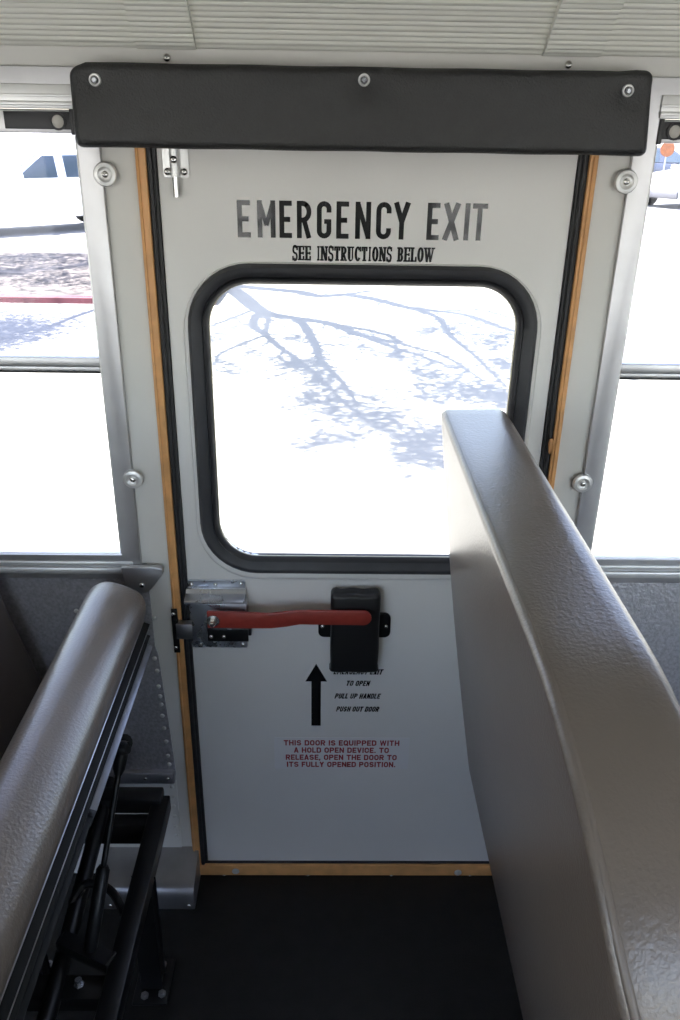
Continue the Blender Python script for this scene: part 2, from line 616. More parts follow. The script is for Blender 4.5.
for i, (a, c) in enumerate(BACK):
    b = plate([rect(a-.015, c+.015, .725, 1.685), rect(a+.015, c-.015, .755, 1.655)], -2.34, -2.29, .0015)
    wd = structure(link('window_%d' % (len(WIN)+i+1), b, M['alu']))
    b = bmesh.new(); box(b, a+.01, c-.01, -2.33, -2.30, 1.205, 1.230, .002)
    link('sash_rail', b, M['alu'], wd)
    b = bmesh.new(); box(b, a+.012, c-.012, -2.322, -2.318, .75, 1.66)
    link('pane', b, M['pane'], wd)

# lower panels and rails
def trim(num, b, m): return structure(link('trim_%d' % num, b, m))
b = plate([[(-4, .3), (-.3255, .3), (-.3275, .36), (-.340, .62), (-.345, .640), (-.3455, .83), (-.42, .83), (-.42, .816), (-4, .816)]], -.004, 0, .0005)
lp = trim(5, b, M['galv'])
for i, (x, z) in enumerate([(-.34, .707), (-.348, .611), (-.345, .58), (-.345, .541), (-.344, .516), (-.343, .495), (-.343, .465), (-.342, .432),
                            (-.34, .396), (-.339, .357), (-.338, .333), (-.449, .8), (-.398, .8), (-.546, .801), (-.493, .723), (-.64, .801)]):
    dup(RIVET, 'rivet', lp, (x, -.004, z))
b = plate([[(.45, .457), (4, .457), (4, .816), (.45, .816)]], -.004, 0, .0005)
rp_ = trim(6, b, M['galv'])
for x in (.564, .665, .766, .867): dup(RIVET, 'rivet', rp_, (x, -.004, .798))
b = bmesh.new()
box(b, -4, -.327, -.016, 0, .286, .318, .004)
tr = trim(7, b, M['dullsteel'])
for x in (-.34, -.39, -.47): dup(SCREW_S, 'screw', tr, (x, -.016, .303))
b = plate([[(-4, 0), (-.328, 0), (-.3265, .286), (-4, .286)]], -.003, 0, .0005)
tr = trim(8, b, M['wall_paint'])
for z in (.267, .237, .211, .181, .15, .123): dup(RIVET_W, 'rivet', tr, (-.337, -.003, z))
b = bmesh.new(); box(b, .43, 4, -.016, 0, .425, .457, .004)
trim(9, b, M['dullsteel'])

# ground outside
b = bmesh.new()
n = 40
bmesh.ops.create_grid(b, x_segments=n, y_segments=n, size=600)
for v in b.verts: v.co.z = GZ
structure(link('ground', b, M['asphalt'], local=True))
b = bmesh.new()
nx, ny = 60, 16
gv = [[b.verts.new((-30+28.3*i/nx, 11.39+4.6*j/ny, GZ+.08+.05*math.sin(math.pi*j/ny)+(random.uniform(-.02, .03) if 0 < j < ny else 0)))
       for j in range(ny+1)] for i in range(nx+1)]
for i in range(nx):
    for j in range(ny): b.faces.new((gv[i][j], gv[i+1][j], gv[i+1][j+1], gv[i][j+1]))
bed = structure(link('planting_bed', b, M['soil']))

# ================================================================== OUTDOOR THINGS
b = bmesh.new()
prism_xz(b, [(0, GZ-.02), (0, GZ+.085), (.02, GZ+.10), (.15, GZ+.10), (.15, GZ-.02)], -30, -1.72)
for v in b.verts: v.co = Vector((v.co.y, 11.25+v.co.x, v.co.z))
tag(link('curb', b, M['curb']), 'red painted curb edging the planting bed outside the left window', 'curb')

def make_car(name, label, paint, loc, rot, group=None):
    t = thing(name, label, 'car', loc, group)
    t.rotation_euler = (0, 0, rot)
    P = lambda nm, bm, m, par=t, sm=34: link(nm, bm, m, par, local=True, smooth=sm)
    def arch(cx): return [(cx+.42*math.cos(R(a)), .36+.42*math.sin(R(a))) for a in range(180, -1, -15)]
    low = [(-2.72, .36), (-2.77, .62), (-2.72, .95), (-2.5, 1.06), (-1.6, 1.14), (-.85, 1.20), (2.3, 1.24), (2.42, 1.05), (2.45, .55), (2.38, .36)]
    body = low[::-1]
    under = [(x, max(z, .30)) for x, z in (arch(-1.8) + arch(1.95))]
    b = bmesh.new()
    prism_xz(b, [(-2.72, .34)] + under + [(2.38, .34)] + low[::-1][1:-1] + [(-2.75, .6)], -.95, .95, .045, 3)
    P('body', b, paint)
    b = bmesh.new()
    lo = [(-.85, 1.19), (2.32, 1.23)]
    v0 = [b.verts.new(p) for p in ((-.85, -.90, 1.19), (2.34, -.90, 1.22), (2.34, .90, 1.22), (-.85, .90, 1.19))]
    v1 = [b.verts.new(p) for p in ((.28, -.72, 1.83), (2.05, -.72, 1.86), (2.05, .72, 1.86), (.28, .72, 1.83))]
    b.faces.new(v0); b.faces.new(v1[::-1])
    for i in range(4): b.faces.new((v0[i], v0[(i+1) % 4], v1[(i+1) % 4], v1[i]))
    bmesh.ops.bevel(b, geom=list(b.edges), offset=.05, segments=3, affect='EDGES')
    P('cabin', b, paint)
    def slab(pts):
        bb = bmesh.new()
        pts = [Vector(p) for p in pts]
        nn = (pts[1]-pts[0]).cross(pts[2]-pts[0]).normalized()*.012
        a = [bb.verts.new(p+nn) for p in pts]
        c = [bb.verts.new(p-nn) for p in pts]
        bb.faces.new(a); bb.faces.new(c[::-1])
        for i in range(len(pts)): bb.faces.new((a[i], a[(i+1) % len(pts)], c[(i+1) % len(pts)], c[i]))
        return bb
    side = lambda x, z, s: (x, s*(.902-(z-1.2)/.64*.18), z)
    for s in (-1, 1):
        P('side_window', slab([side(-.50, 1.26, s), side(.52, 1.26, s), side(.52, 1.74, s), side(.22, 1.74, s)]), M['car_glass'])
        P('side_window', slab([side(.74, 1.26, s), side(1.45, 1.26, s), side(1.42, 1.75, s), side(.74, 1.75, s)]), M['car_glass'])
        P('side_window', slab([side(1.56, 1.27, s), side(2.16, 1.28, s), side(1.98, 1.75, s), side(1.55, 1.75, s)]), M['car_glass'])
        b = bmesh.new(); box(b, -.55, -.38, s*1.0-.09, s*1.0+.09, 1.22, 1.38, .04)
        P('mirror', b, paint)
        for x in (.42, 1.35):
            b = bmesh.new(); box(b, x-.1, x+.1, s*.965-.015, s*.965+.015, 1.07, 1.10, .008)
            P('door_handle', b, paint)
        b = bmesh.new(); box(b, -2.76, -2.55, s*.72-.18, s*.72+.18, .80, .97, .04)
        P('headlight', b, M['zinc'])
    wy = lambda x, z, y: (x, y, z)
    P('windshield', slab([(-.74, -.80, 1.262), (-.74, .80, 1.262), (.16, .66, 1.772), (.16, -.66, 1.772)]), M['car_glass'])
    P('rear_window', slab([(2.30, -.78, 1.32), (2.30, .78, 1.32), (2.10, .66, 1.76), (2.10, -.66, 1.76)]), M['car_glass'])
    for x in (-2.70, 2.36):
        b = bmesh.new(); box(b, x-.12, x+.12, -.93, .93, .34, .60, .05)
        P('bumper', b, M['bumper'] if x < 0 else paint)
    for x in (-1.8, 1.95):
        for s in (-1, 1):
            b = bmesh.new()
            lathe(b, [(.0, 0), (.2, 0), (.33, 0), (.36, .03), (.36, .2), (.33, .23), (.2, .23), (0, .23)], (x, s*.80-s*.06, .36), (0, s, 0), 24)
            wh = P('wheel', b, M['tyre'])
            b = bmesh.new()
            lathe(b, [(.21, .0), (.21, .02), (.12, .03), (.05, .02), (0, .02)], (x, s*.80+s*.165, .36), (0, s, 0), 20)
            P('hubcap', b, M['zinc'], wh)
    return t
make_car('parked_car', 'white parked sport utility car seen through the left window above the planting bed', M['car_white'], (-7.55, 20.5, GZ), R(40))
make_car('parked_car', 'white parked car with its dark bumper at the top of the right window', M['car_white'], (13.9, 31.4, GZ), R(34))
make_car('parked_car', 'dark blue parked car behind the white one at the top of the right window', M['car_navy'], (15.2, 38.5, GZ), R(180))

t = thing('road_sign', 'round orange sign on a post behind the white car in the right window', 'sign', (14.32, 36.6, GZ))
b = bmesh.new(); lathe(b, [(0, 0), (.30, 0), (.31, .01), (.30, .02), (0, .02)], (14.32, 36.55, 0.92), (0, -1, 0), 28)
link('sign_disc', b, M['orange'], t)
b = bmesh.new(); tube(b, [(14.32, 36.6, GZ), (14.32, 36.6, 1.2)], .03, 10)
link('post', b, M['dullsteel'], t)

# spreading tree in the planting bed; its crown throws the branch shadows on the asphalt
TREE = Vector((-3.45, 12.75, GZ+.1))
tree = thing('spreading_tree', 'wide spreading tree rooted in the planting bed behind the left door pillar', 'tree', TREE)
def lift(x, y, h): return Vector((x-.53*h, y-.08*h, GZ+h))
def smooth_path(pts, n=4):
    out = []
    for i in range(len(pts)-1):
        p0, p1, p2, p3 = pts[max(i-1, 0)], pts[i], pts[i+1], pts[min(i+2, len(pts)-1)]
        for k in range(n):
            u = k/n
            out.append(.5*((2*p1)+(p2-p0)*u+(2*p0-5*p1+4*p2-p3)*u*u+(3*p1-p0-3*p2+p3)*u**3))
    out.append(pts[-1])
    return out
FORK_H = 2.75
fork = lift(-2.0, 13.15, FORK_H)
b = bmesh.new()
tube(b, smooth_path([TREE-Vector((0, 0, .15)), TREE+Vector((0.03, 0, .8)), TREE+Vector((-.02, .1, 1.8)), fork, fork+Vector((.1, -.1, .25))]),
     [.24, .21, .19, .18, .17, .165, .16, .155, .15, .15, .15, .145, .14, .14, .135, .13, .12], 14)
link('trunk', b, M['bark'], tree)
limbs = [  # ground points of the shadow, heights, radii
    ([(-2.0, 13.2), (-1.52, 12.39), (-.98, 10.85), (-.49, 10.43), (.05, 10.07), (.42, 9.43), (.9, 9.0)], 2.7, 3.9, .125, .05),
    ([(-.49, 10.43), (-.35, 10.05), (-.16, 8.85), (-.07, 8.03), (.14, 7.29), (.3, 6.4)], 3.3, 4.2, .065, .02),
    ([(-2.0, 13.15), (-1.22, 12.78), (-.49, 12.46), (-.17, 12.13), (.35, 12.26), (.85, 11.78), (1.17, 11.33), (1.63, 11.06), (2.08, 10.73), (2.49, 9.84), (3.2, 9.2)], 2.75, 4.3, .12, .04),
    ([(.1, 12.2), (.35, 12.34), (.78, 12.65), (1.64, 12.9), (2.26, 12.76)], 3.5, 4.2, .06, .02),
    ([(1.17, 11.33), (1.58, 10.63), (1.62, 9.49), (1.78, 8.4), (1.9, 7.2)], 3.8, 4.4, .055, .02),
    ([(1.63, 11.06), (2.3, 11.18), (2.66, 10.69), (3.3, 10.4)], 4.0, 4.4, .035, .014),
    ([(.05, 10.07), (.3, 9.9), (.78, 9.45), (.97, 8.91), (1.41, 8.38), (1.7, 7.3)], 3.55, 4.2, .055, .02),
    ([(.05, 10.07), (.29, 9.65), (.74, 8.9), (1.16, 8.32), (1.36, 7.96)], 3.55, 4.1, .05, .02),
    ([(-.98, 10.87), (-1.04, 10.47), (-1.02, 9.88), (-.82, 9.36), (-.59, 8.68), (-.4, 8.25), (-.1, 7.4), (.2, 6.4), (.55, 5.6)], 3.1, 4.1, .06, .012),
    ([(-.98, 10.87), (-.86, 10.4), (-.84, 9.9), (-.82, 9.36)], 3.1, 3.4, .035, .03),
    ([(-1.15, 10.9), (-1.57, 9.91), (-1.93, 9.3), (-2.5, 8.9)], 3.05, 3.7, .035, .014),
    ([(-.82, 9.36), (-1.27, 8.44), (-1.31, 7.89), (-1.51, 7.42)], 3.4, 3.9, .03, .012),
    ([(-2.0, 13.2), (-2.9, 12.0), (-3.5, 10.6), (-3.8, 9.3)], 2.75, 4.0, .08, .02),
    ([(-2.0, 13.2), (-3.0, 14.2), (-4.2, 14.9), (-5.4, 15.3)], 2.75, 4.6, .09, .02),
    ([(-2.0, 13.2), (-1.3, 14.6), (-.6, 16.2), (.1, 17.5)], 2.75, 4.8, .09, .02),
    ([(-1.6, 14.0), (-2.0, 15.5), (-2.4, 17.2)], 3.4, 4.9, .06, .02),
]
ends = []
rt_ = random.Random(11)
for pts, h0, h1, r0, r1 in limbs:
    P3 = [lift(x, y, h0+(h1-h0)*i/(len(pts)-1)) for i, (x, y) in enumerate(pts)]
    P3 = smooth_path(P3)
    ends += P3[len(P3)//3:]
    b = bmesh.new()
    tube(b, P3, [1.35*(r0+(r1-r0)*i/(len(P3)-1)) for i in range(len(P3))], 8)
    sp = b
    for k in range(2, len(P3)-1):
        d = (P3[k+1]-P3[k]).normalized()
        for q in (1, -1):
            if rt_.random() < .25: continue
            a = q*rt_.uniform(.5, 1.1)
            d2 = Vector((d.x*math.cos(a)-d.y*math.sin(a), d.x*math.sin(a)+d.y*math.cos(a), d.z+rt_.uniform(0, .25))).normalized()
            L = rt_.uniform(.35, .95)
            w2 = Vector((-d2.y, d2.x, 0))*rt_.uniform(-.12, .12)
            r = min(.028, max(.014, r0+(r1-r0)*k/len(P3)))*rt_.uniform(.6, 1.0)
            tube(sp, [P3[k], P3[k]+d2*L*.5+w2, P3[k]+d2*L], [r, r*.7, r*.35], 5)
    link('branch', b, M['bark'], tree)
clusters = [(-.32, 8.02, .29, .4, 1), (-.06, 7.28, .24, .35, .8), (.32, 6.42, .45, .39, 1.2), (.6, 5.82, .35, .4, 1.3), (-.06, 5.4, .26, .23, .9), (.71, 5.18, .26, .29, 1.1),
            (.9, 4.95, .13, .14, 1), (.94, 8.08, .17, .41, .9), (1.51, 7.2, .42, .42, 1.2), (2.0, 8.6, .25, .4, .8), (1.05, 6.96, .15, .22, .9), (1.7, 6.63, .15, .2, .9),
            (-1.08, 7.73, .16, .25, .7), (1.94, 9.8, .35, .43, .45), (-3.95, 9.5, .7, .75, 1.8), (-5.6, 12.9, .7, .5, .8), (-4.7, 13.7, .6, .5, .7), (-6.5, 13.8, .7, .5, .8), (-4.3, 12.6, .5, .4, .6), (-.13, 6.56, .25, .13, .8), (1.25, 9.77, .25, .37, .5), (-.36, 9.11, .18, .27, .5),
            (.64, 8.64, .25, .3, .6), (-.95, 8.56, .18, .25, .5), (-2.09, 8.75, .49, .72, 1), (2.9, 8.2, .5, .6, 1), (3.3, 10.0, .6, .7, .8),
            (2.3, 9.4, .35, .4, .5), (1.6, 9.9, .3, .35, .4), (.3, 10.8, .3, .3, .3), (-1.5, 9.2, .3, .35, .5), (.2, 8.9, .25, .3, .5), (1.2, 7.6, .3, .3, .7), (2.2, 7.6, .3, .35, .8), (-5.2, 15.2, .9, .8, 1), (.0, 17.3, .9, .9, 1), (-2.4, 17.0, .9, .9, 1), (-4.2, 14.8, .6, .6, .7), (-4.9, 10.4, .5, .5, .9)]
fb = bmesh.new()
rnd = random.Random(3)
for cx, cy, rx, ry, dens in clusters:
    h = rnd.uniform(3.7, 4.2)
    c = lift(cx, cy, h)
    rx, ry = rx*1.25, ry*1.7
    near = min(ends, key=lambda e: (e-c).length)
    if (near-c).length > .1:
        tw = bmesh.new()
        tube(tw, [near, near.lerp(c, .5)+Vector((rnd.uniform(-.05, .05), rnd.uniform(-.05, .05), .06)), c], [.014, .010, .006], 5)
        link('twig', tw, M['bark'], tree)
    subs = [(rnd.gauss(0, .45)*rx, rnd.gauss(0, .45)*ry, rnd.uniform(.25, .6)) for _ in range(6)]
    for k in range(int(1150*dens*max(.10, rx*ry*2.2))+60):
        sx, sy, ss = rnd.choice(subs)
        p = c + Vector((sx+rnd.gauss(0, .75)*rx*ss, sy+rnd.gauss(0, .75)*ry*ss, rnd.gauss(0, .10)))
        L, Wd = rnd.uniform(.06, .10), rnd.uniform(.03, .05)
        a, e = rnd.uniform(0, 6.28), rnd.uniform(-.6, .6)
        d = Vector((math.cos(a)*math.cos(e), math.sin(a)*math.cos(e), math.sin(e)))
        s, u = frame_of(d)
        q = rnd.uniform(-.8, .8)
        s2 = s*math.cos(q)+u*math.sin(q)
        v = [fb.verts.new(p), fb.verts.new(p+d*L*.45+s2*Wd*.5), fb.verts.new(p+d*L), fb.verts.new(p+d*L*.45-s2*Wd*.5)]
        fb.faces.new(v)
fo = link('foliage', fb, M['leaf'], tree)
fo['kind'] = 'stuff'

# ================================================================== HEADER PAD
t = thing('header_pad', 'long black padded vinyl cushion bolted above the emergency door', 'padding', (.045, 0, 1.566))
b = bmesh.new()
pb = bmesh.new()
nx, nz = 48, 10
def pad_front(u, v):
    x = -.386+u*.868
    z = 1.5665+v*.1125
    y = -.05
    return x, y, z
box(pb, -.380, .473, -.052, -.001, 1.565, 1.6785, .011, 4)
bmesh.ops.subdivide_edges(pb, edges=[e for e in pb.edges if abs((e.verts[0].co-e.verts[1].co).x) > .3], cuts=60)
bmesh.ops.subdivide_edges(pb, edges=[e for e in pb.edges if abs((e.verts[0].co-e.verts[1].co).z) > .04], cuts=8)
for v in pb.verts:
    x, y, z = v.co
    # top corners: left one clipped, right one with a folded tip
    v.co.z += -.010*max(0, 1-(x+.380)/.022)*max(0, (z-1.62)/.06) + .003*max(0, 1-abs(x-.452)/.03)*max(0, (z-1.62)/.06)
    v.co.z += .0004*math.sin(x*37)
    v.co.x += (.0075 if x > 0 else -.002)*max(0, (1.66-z)/.09)*abs(x)/.45
    if y < -.03:
        for bx, bz in ((-.342, 1.655), (.049, 1.661), (.437, 1.653)):
            d2 = (x-bx)**2+(z-bz)**2
            v.co.y += .006*math.exp(-d2/.0005)
merge(b, pb)
link('cushion', b, M['pad'], t, smooth=50)
for x, z in ((-.342, 1.655), (.049, 1.661), (.437, 1.653)):
    b = bmesh.new()
    lathe(b, [(.0088, -.004), (.0088, .004), (.0075, .0052), (.0062, .005), (.0055, .002), (.0045, .001)], (x, -.046, z), (0, -1, 0), 24)
    bo = link('bolt', b, M['alu_light'], t)
    b = bmesh.new()
    lathe(b, [(.0042, 0), (.0042, .0065), (.003, .008), (0, .008)], (x, -.046, z), (0, -1, 0), 6)
    link('hex_head', b, M['zinc'], bo)

for x, side in ((-.244, 'left'), (.357, 'right')):
    o = dup(SCREW_M, 'screw', None, (x, -.001, 1.688))
    tag(o, 'small steel screw in the header strip above the %s end of the black pad' % side, 'screw')

# washers on the pillars
for x, z, lab in ((-.350, 1.526, 'upper round metal washer and screw on the left door pillar'),
                  (.467, 1.527, 'upper round metal washer and screw on the right door pillar'),
                  (-.354, 1.010, 'lower round metal washer and screw on the left door pillar'),
                  (.471, 1.010, 'lower round metal washer and screw on the right door pillar')):
    t = thing('dished_washer', lab, 'washer', (x, -.009, z))
    b = bmesh.new()
    lathe(b, [(.0185, 0), (.0185, .002), (.0165, .0055), (.0115, .0065), (.0085, .0045), (.0075, .004), (0, .004)], (x, -.009, z), (0, -1, 0), 32)
    link('washer', b, M['alu_light'], t)
    dup(SCREW_M, 'screw', t, (x, -.0128, z))

# ================================================================== LETTERING
U = .403/250
X0 = -.148
ZB, ZC = 1.4335, 1.4905
H = ZC-ZB
def lx(px): return X0+(px-237)*U
big = bmesh.new()
Yd = .0012
SW = .0078
def arc(cx, cz, rx, rz, a0, a1, n=10): return [(cx+rx*math.cos(R(a0+(a1-a0)*k/n)), cz+rz*math.sin(R(a0+(a1-a0)*k/n))) for k in range(n+1)]
def glyph(ch, x0, x1, z0, z1, s, y, bm):
    h = s/2
    l, r, bt, tp = x0+h, x1-h, z0+h, z1-h
    mid = (z0+z1)/2
    rib = lambda pts, wd=s: ribbon(bm, pts, wd, y)
    rr = min((r-l)/2, (tp-bt)/2)
    c = (x0+x1)/2
    if ch == 'E':
        rib([(l, z0), (l, z1)]); rib([(l, tp), (x1, tp)]); rib([(l, bt), (x1, bt)]); rib([(l, mid), (x1-s*.35, mid)])
    elif ch == 'F':
        rib([(l, z0), (l, z1)]); rib([(l, tp), (x1, tp)]); rib([(l, mid), (x1-s*.35, mid)])
    elif ch == 'L':
        rib([(l, z0), (l, z1)]); rib([(l, bt), (x1, bt)])
    elif ch == 'H':
        rib([(l, z0), (l, z1)]); rib([(r, z0), (r, z1)]); rib([(l, mid), (r, mid)])
    elif ch == 'A':
        rib([(x0+h*.9, z0), (c, z1)]); rib([(x1-h*.9, z0), (c, z1)]); rib([(x0+s, z0+(z1-z0)*.28), (x1-s, z0+(z1-z0)*.28)], s*.85)
    elif ch == 'V':
        rib([(x0+h*.9, z1), (c, z0)]); rib([(x1-h*.9, z1), (c, z0)])
    elif ch == 'W':
        q = x1-x0
        rib([(x0+h*.8, z1), (x0+q*.28, z0)], s*.85); rib([(x0+q*.28, z0), (c, z1)], s*.8); rib([(c, z1), (x0+q*.72, z0)], s*.8); rib([(x0+q*.72, z0), (x1-h*.8, z1)], s*.85)
    elif ch in 'OQ':
        rib(arc(c, tp-rr, rr, rr, 0, 180) + arc(c, bt+rr, rr, rr, 180, 360) + [(r, tp-rr)])
        if ch == 'Q': rib([(c, bt+rr*.8), (x1, z0-h*.4)], s*.9)
    elif ch == 'U':
        rib([(l, z1), (l, bt+rr)] + arc(c, bt+rr, rr, rr, 180, 360)[1:] + [(r, z1)])
    elif ch == 'D':
        rib([(l, z0), (l, z1)]); q = rr*.9
        rib([(l, tp), (r-q, tp)] + arc(r-q, tp-q, q, q, 90, 0)[1:] + arc(r-q, bt+q, q, q, 0, -90) + [(l, bt)])
    elif ch == 'P':
        rib([(l, z0), (l, z1)])
        mz = mid-s*.15; r2 = (tp-mz)/2
        rib([(l, tp), (r-r2*.8, tp)] + arc(r-r2*.8, mz+r2, r2*.8, r2, 90, -90) + [(l, mz)])
    elif ch == 'S':
        q = (tp-bt)/4; k = (r-l)/2
        rib(arc(c, tp-q, k, q, 10, 270, 10)[:-1] + arc(c, bt+q, k, q, 90, -170, 10))
    elif ch == '.': rib([(c, z0), (c, z0+s)])
    elif ch == ',': rib([(c, z0+s), (c-s*.3, z0-s*.7)], s*.9)
    elif ch == 'M':
        rib([(l, z0), (l, z1)]); rib([(r, z0), (r, z1)])
        c = (x0+x1)/2
        rib([(l, z1-s*.3), (c, z0+(z1-z0)*.33)], s*.85); rib([(r, z1-s*.3), (c, z0+(z1-z0)*.33)], s*.85)
    elif ch == 'N':
        rib([(l, z0), (l, z1)]); rib([(r, z0), (r, z1)]); rib([(l, z1-s*.3), (r, z0+s*.3)], s*.95)
    elif ch == 'I': rib([((x0+x1)/2, z0), ((x0+x1)/2, z1)])
    elif ch == 'T':
        c = (x0+x1)/2
        rib([(c, z0), (c, z1)]); rib([(x0, tp), (x1, tp)])
    elif ch == 'X':
        rib([(l, z0), (r, z1)], s*1.08); rib([(r, z0), (l, z1)], s*1.08)
    elif ch == 'Y':
        c = (x0+x1)/2
        rib([(c, z0), (c, mid)]); rib([(l, z1), (c, mid-s*.2)], s*1.05); rib([(r, z1), (c, mid-s*.2)], s*1.05)
    elif ch in 'CG':
        pts = [(r, z0+(z1-z0)*.70), (r, tp-rr)] + arc((l+r)/2, tp-rr, rr, rr, 0, 180)[1:] + arc((l+r)/2, bt+rr, rr, rr, 180, 360)
        if ch == 'C': pts += [(r, z0+(z1-z0)*.30)]
        else: pts += [(r, mid-s*.1)]
        rib(pts)
        if ch == 'G': rib([(r+h, mid-s*.3), ((l+r)/2, mid-s*.3)], s*.9)
    elif ch == 'R':
        rib([(l, z0), (l, z1)])
        mz = mid-s*.1
        r2 = (tp-mz)/2
        rib([(l, tp), (r-r2*.8, tp)] + arc(r-r2*.8, mz+r2, r2*.8, r2, 90, -90) + [(l, mz)])
        rib([((l+r)/2, mz), (r, z0)], s*1.0)
WIDE = {'I': .42, ' ': .5, '.': .42, ',': .42, 'M': 1.25, 'W': 1.4, 'E': .88, 'F': .85, 'L': .82}
def line_bm(text, cx, width, z0, z1, y, st, shear=0.0):
    b = bmesh.new()
    tot = sum(WIDE.get(ch, 1) for ch in text)
    x, u = cx-width/2, width/tot
    for ch in text:
        wv = WIDE.get(ch, 1)*u
        if ch != ' ': glyph(ch, x+wv*.07, x+wv*.93, z0, z1, st, y, b)
        x += wv
    for v in b.verts: v.co.x += (v.co.z-(z0+z1)/2)*shear
    return b
for ch, a, c in zip('EMERGENCYEXIT', (237, 257, 279, 296.5, 316.5, 336, 355, 376, 393, 427, 443, 464.5, 472), (250, 275, 291.5, 311, 331, 348.5, 370.5, 391, 410, 439.5, 460, 469.5, 487)):
    glyph(ch, lx(a), lx(c), ZB, ZC, SW, Yd, big)
tag(link('exit_lettering', big, M['ink']), 'large black letters reading EMERGENCY EXIT across the top of the door', 'lettering')

# serif line
def serif(ch, x0, x1, z0, z1, y, bm):
    wd = x1-x0
    st, th = wd*.40, (z1-z0)*.11
    l, r = x0+st*.62, x1-st*.62
    mid = (z0+z1)/2
    rib = lambda pts, w_: ribbon(bm, pts, w_, y)
    foot = lambda cx, z, k=1.0: rib([(cx-st*.85*k, z), (cx+st*.85*k, z)], th)
    b0, t0 = z0+th/2, z1-th/2
    def stem(cx): rib([(cx, z0), (cx, z1)], st); foot(cx, b0); foot(cx, t0)
    if ch == 'E':
        stem(l); rib([(l, t0), (x1, t0)], th); rib([(l, b0), (x1, b0)], th); rib([(l, mid), (x1-st*.5, mid)], th)
        rib([(x1-th*.5, t0), (x1-th*.5, t0-(z1-z0)*.24)], th); rib([(x1-th*.5, b0), (x1-th*.5, b0+(z1-z0)*.26)], th)
        rib([(x1-st*.5, mid-(z1-z0)*.1), (x1-st*.5, mid+(z1-z0)*.1)], th)
    elif ch == 'I': stem((x0+x1)/2)
    elif ch == 'N':
        rib([(l-st*.2, z0), (l-st*.2, z1)], th*1.2); rib([(r+st*.2, z0), (r+st*.2, z1)], th*1.2)
        rib([(l-st*.1, z1), (r+st*.1, z0)], st*.95); foot(l-st*.2, b0, .8); foot(l-st*.3, t0, .7); foot(r+st*.2, t0, .8)
    elif ch == 'L':
        stem(l); rib([(l, b0), (x1, b0)], th); rib([(x1-th*.5, b0), (x1-th*.5, b0+(z1-z0)*.3)], th)
    elif ch == 'T':
        stem((x0+x1)/2); rib([(x0, t0), (x1, t0)], th)
        for x in (x0+th*.5, x1-th*.5): rib([(x, t0), (x, t0-(z1-z0)*.25)], th)
    elif ch == 'U':
        rr = (r-l)/2
        rib([(l, z1), (l, z0+rr*1.6)] + arc((l+r)/2, z0+rr*1.6, rr, rr*1.3, 180, 360)[1:] + [(r, z1)], [st]*2+[st*.7]*5+[st*.5]*6)
        foot(l, t0); foot(r, t0, .7)
    elif ch in 'OC':
        cx, cz = (x0+x1)/2, mid
        a = arc(cx, cz, (x1-x0)/2-st*.45, (z1-z0)/2-th*.4, *((0, 360) if ch == 'O' else (35, 325)), 24)
        rib(a, [th+(st-th)*abs(p[0]-cx)/((x1-x0)/2-st*.45) for p in a])
        if ch == 'C': rib([(x1-st*.2, mid+(z1-z0)*.16), (x1-st*.2, z1)], th)
    elif ch in 'RB':
        stem(l)
        for zc, rz in (((mid+t0)/2, (t0-mid)/2),) + (((mid+b0)/2, (mid-b0)/2),)*(ch == 'B'):
            a = [(l, zc+rz)] + arc(l+(r-l)*.4, zc, (r-l)*.62, rz, 90, -90, 10) + [(l, zc-rz)]
            rib(a, [th]*2+[th+(st-th)*math.sin(math.pi*(k+.5)/10) for k in range(9)]+[th]*2)
        if ch == 'R': rib([((l+r)/2-st*.1, mid), (r, z0+th)], st*.85); foot(r+st*.2, b0, .6)
    elif ch == 'S':
        cx = (x0+x1)/2
        rx, q = (x1-x0)/2-st*.42, (z1-z0)/4-th*.1
        a = arc(cx, mid+q, rx, q, 30, 270, 12)[:-1] + arc(cx, mid-q, rx, q, 90, -150, 12)
        rib(a, [th+(st*.9-th)*min(1, max(0, (abs(i-12)*-1+7)/7)) if 5 < i < 19 else th*1.5 for i in range(len(a))])
        rib([(x1-st*.3, z1-(z1-z0)*.3), (x1-st*.3, z1)], th); rib([(x0+st*.3, z0+(z1-z0)*.3), (x0+st*.3, z0)], th)
    elif ch == 'W':
        q = (x1-x0)
        rib([(x0+q*.06, z1), (x0+q*.30, z0)], st*.62); rib([(x0+q*.30, z0), (x0+q*.52, z1)], th)
        rib([(x0+q*.44, z1), (x0+q*.70, z0)], st*.62); rib([(x0+q*.70, z0), (x0+q*.95, z1)], th)
        for k in (.06, .48, .95): foot(x0+q*k, t0, .6)
sm = bmesh.new()
phrase = 'SEE INSTRUCTIONS BELOW'
wid = {'I': .62, ' ': .75, 'W': 1.5, 'N': 1.12, 'O': 1.05, 'U': 1.1, 'S': .9}
tot = sum(wid.get(c, 1.0) for c in phrase)
x = -.0605
unit = .233/tot
for ch in phrase:
    wv = wid.get(ch, 1.0)*unit
    if ch != ' ': serif(ch, x+wv*.06, x+wv*.96, 1.3985, 1.4215, Yd, sm)
    x += wv
tag(link('instruction_lettering', sm, M['ink']), 'small black serif line SEE INSTRUCTIONS BELOW under the big exit letters', 'lettering')

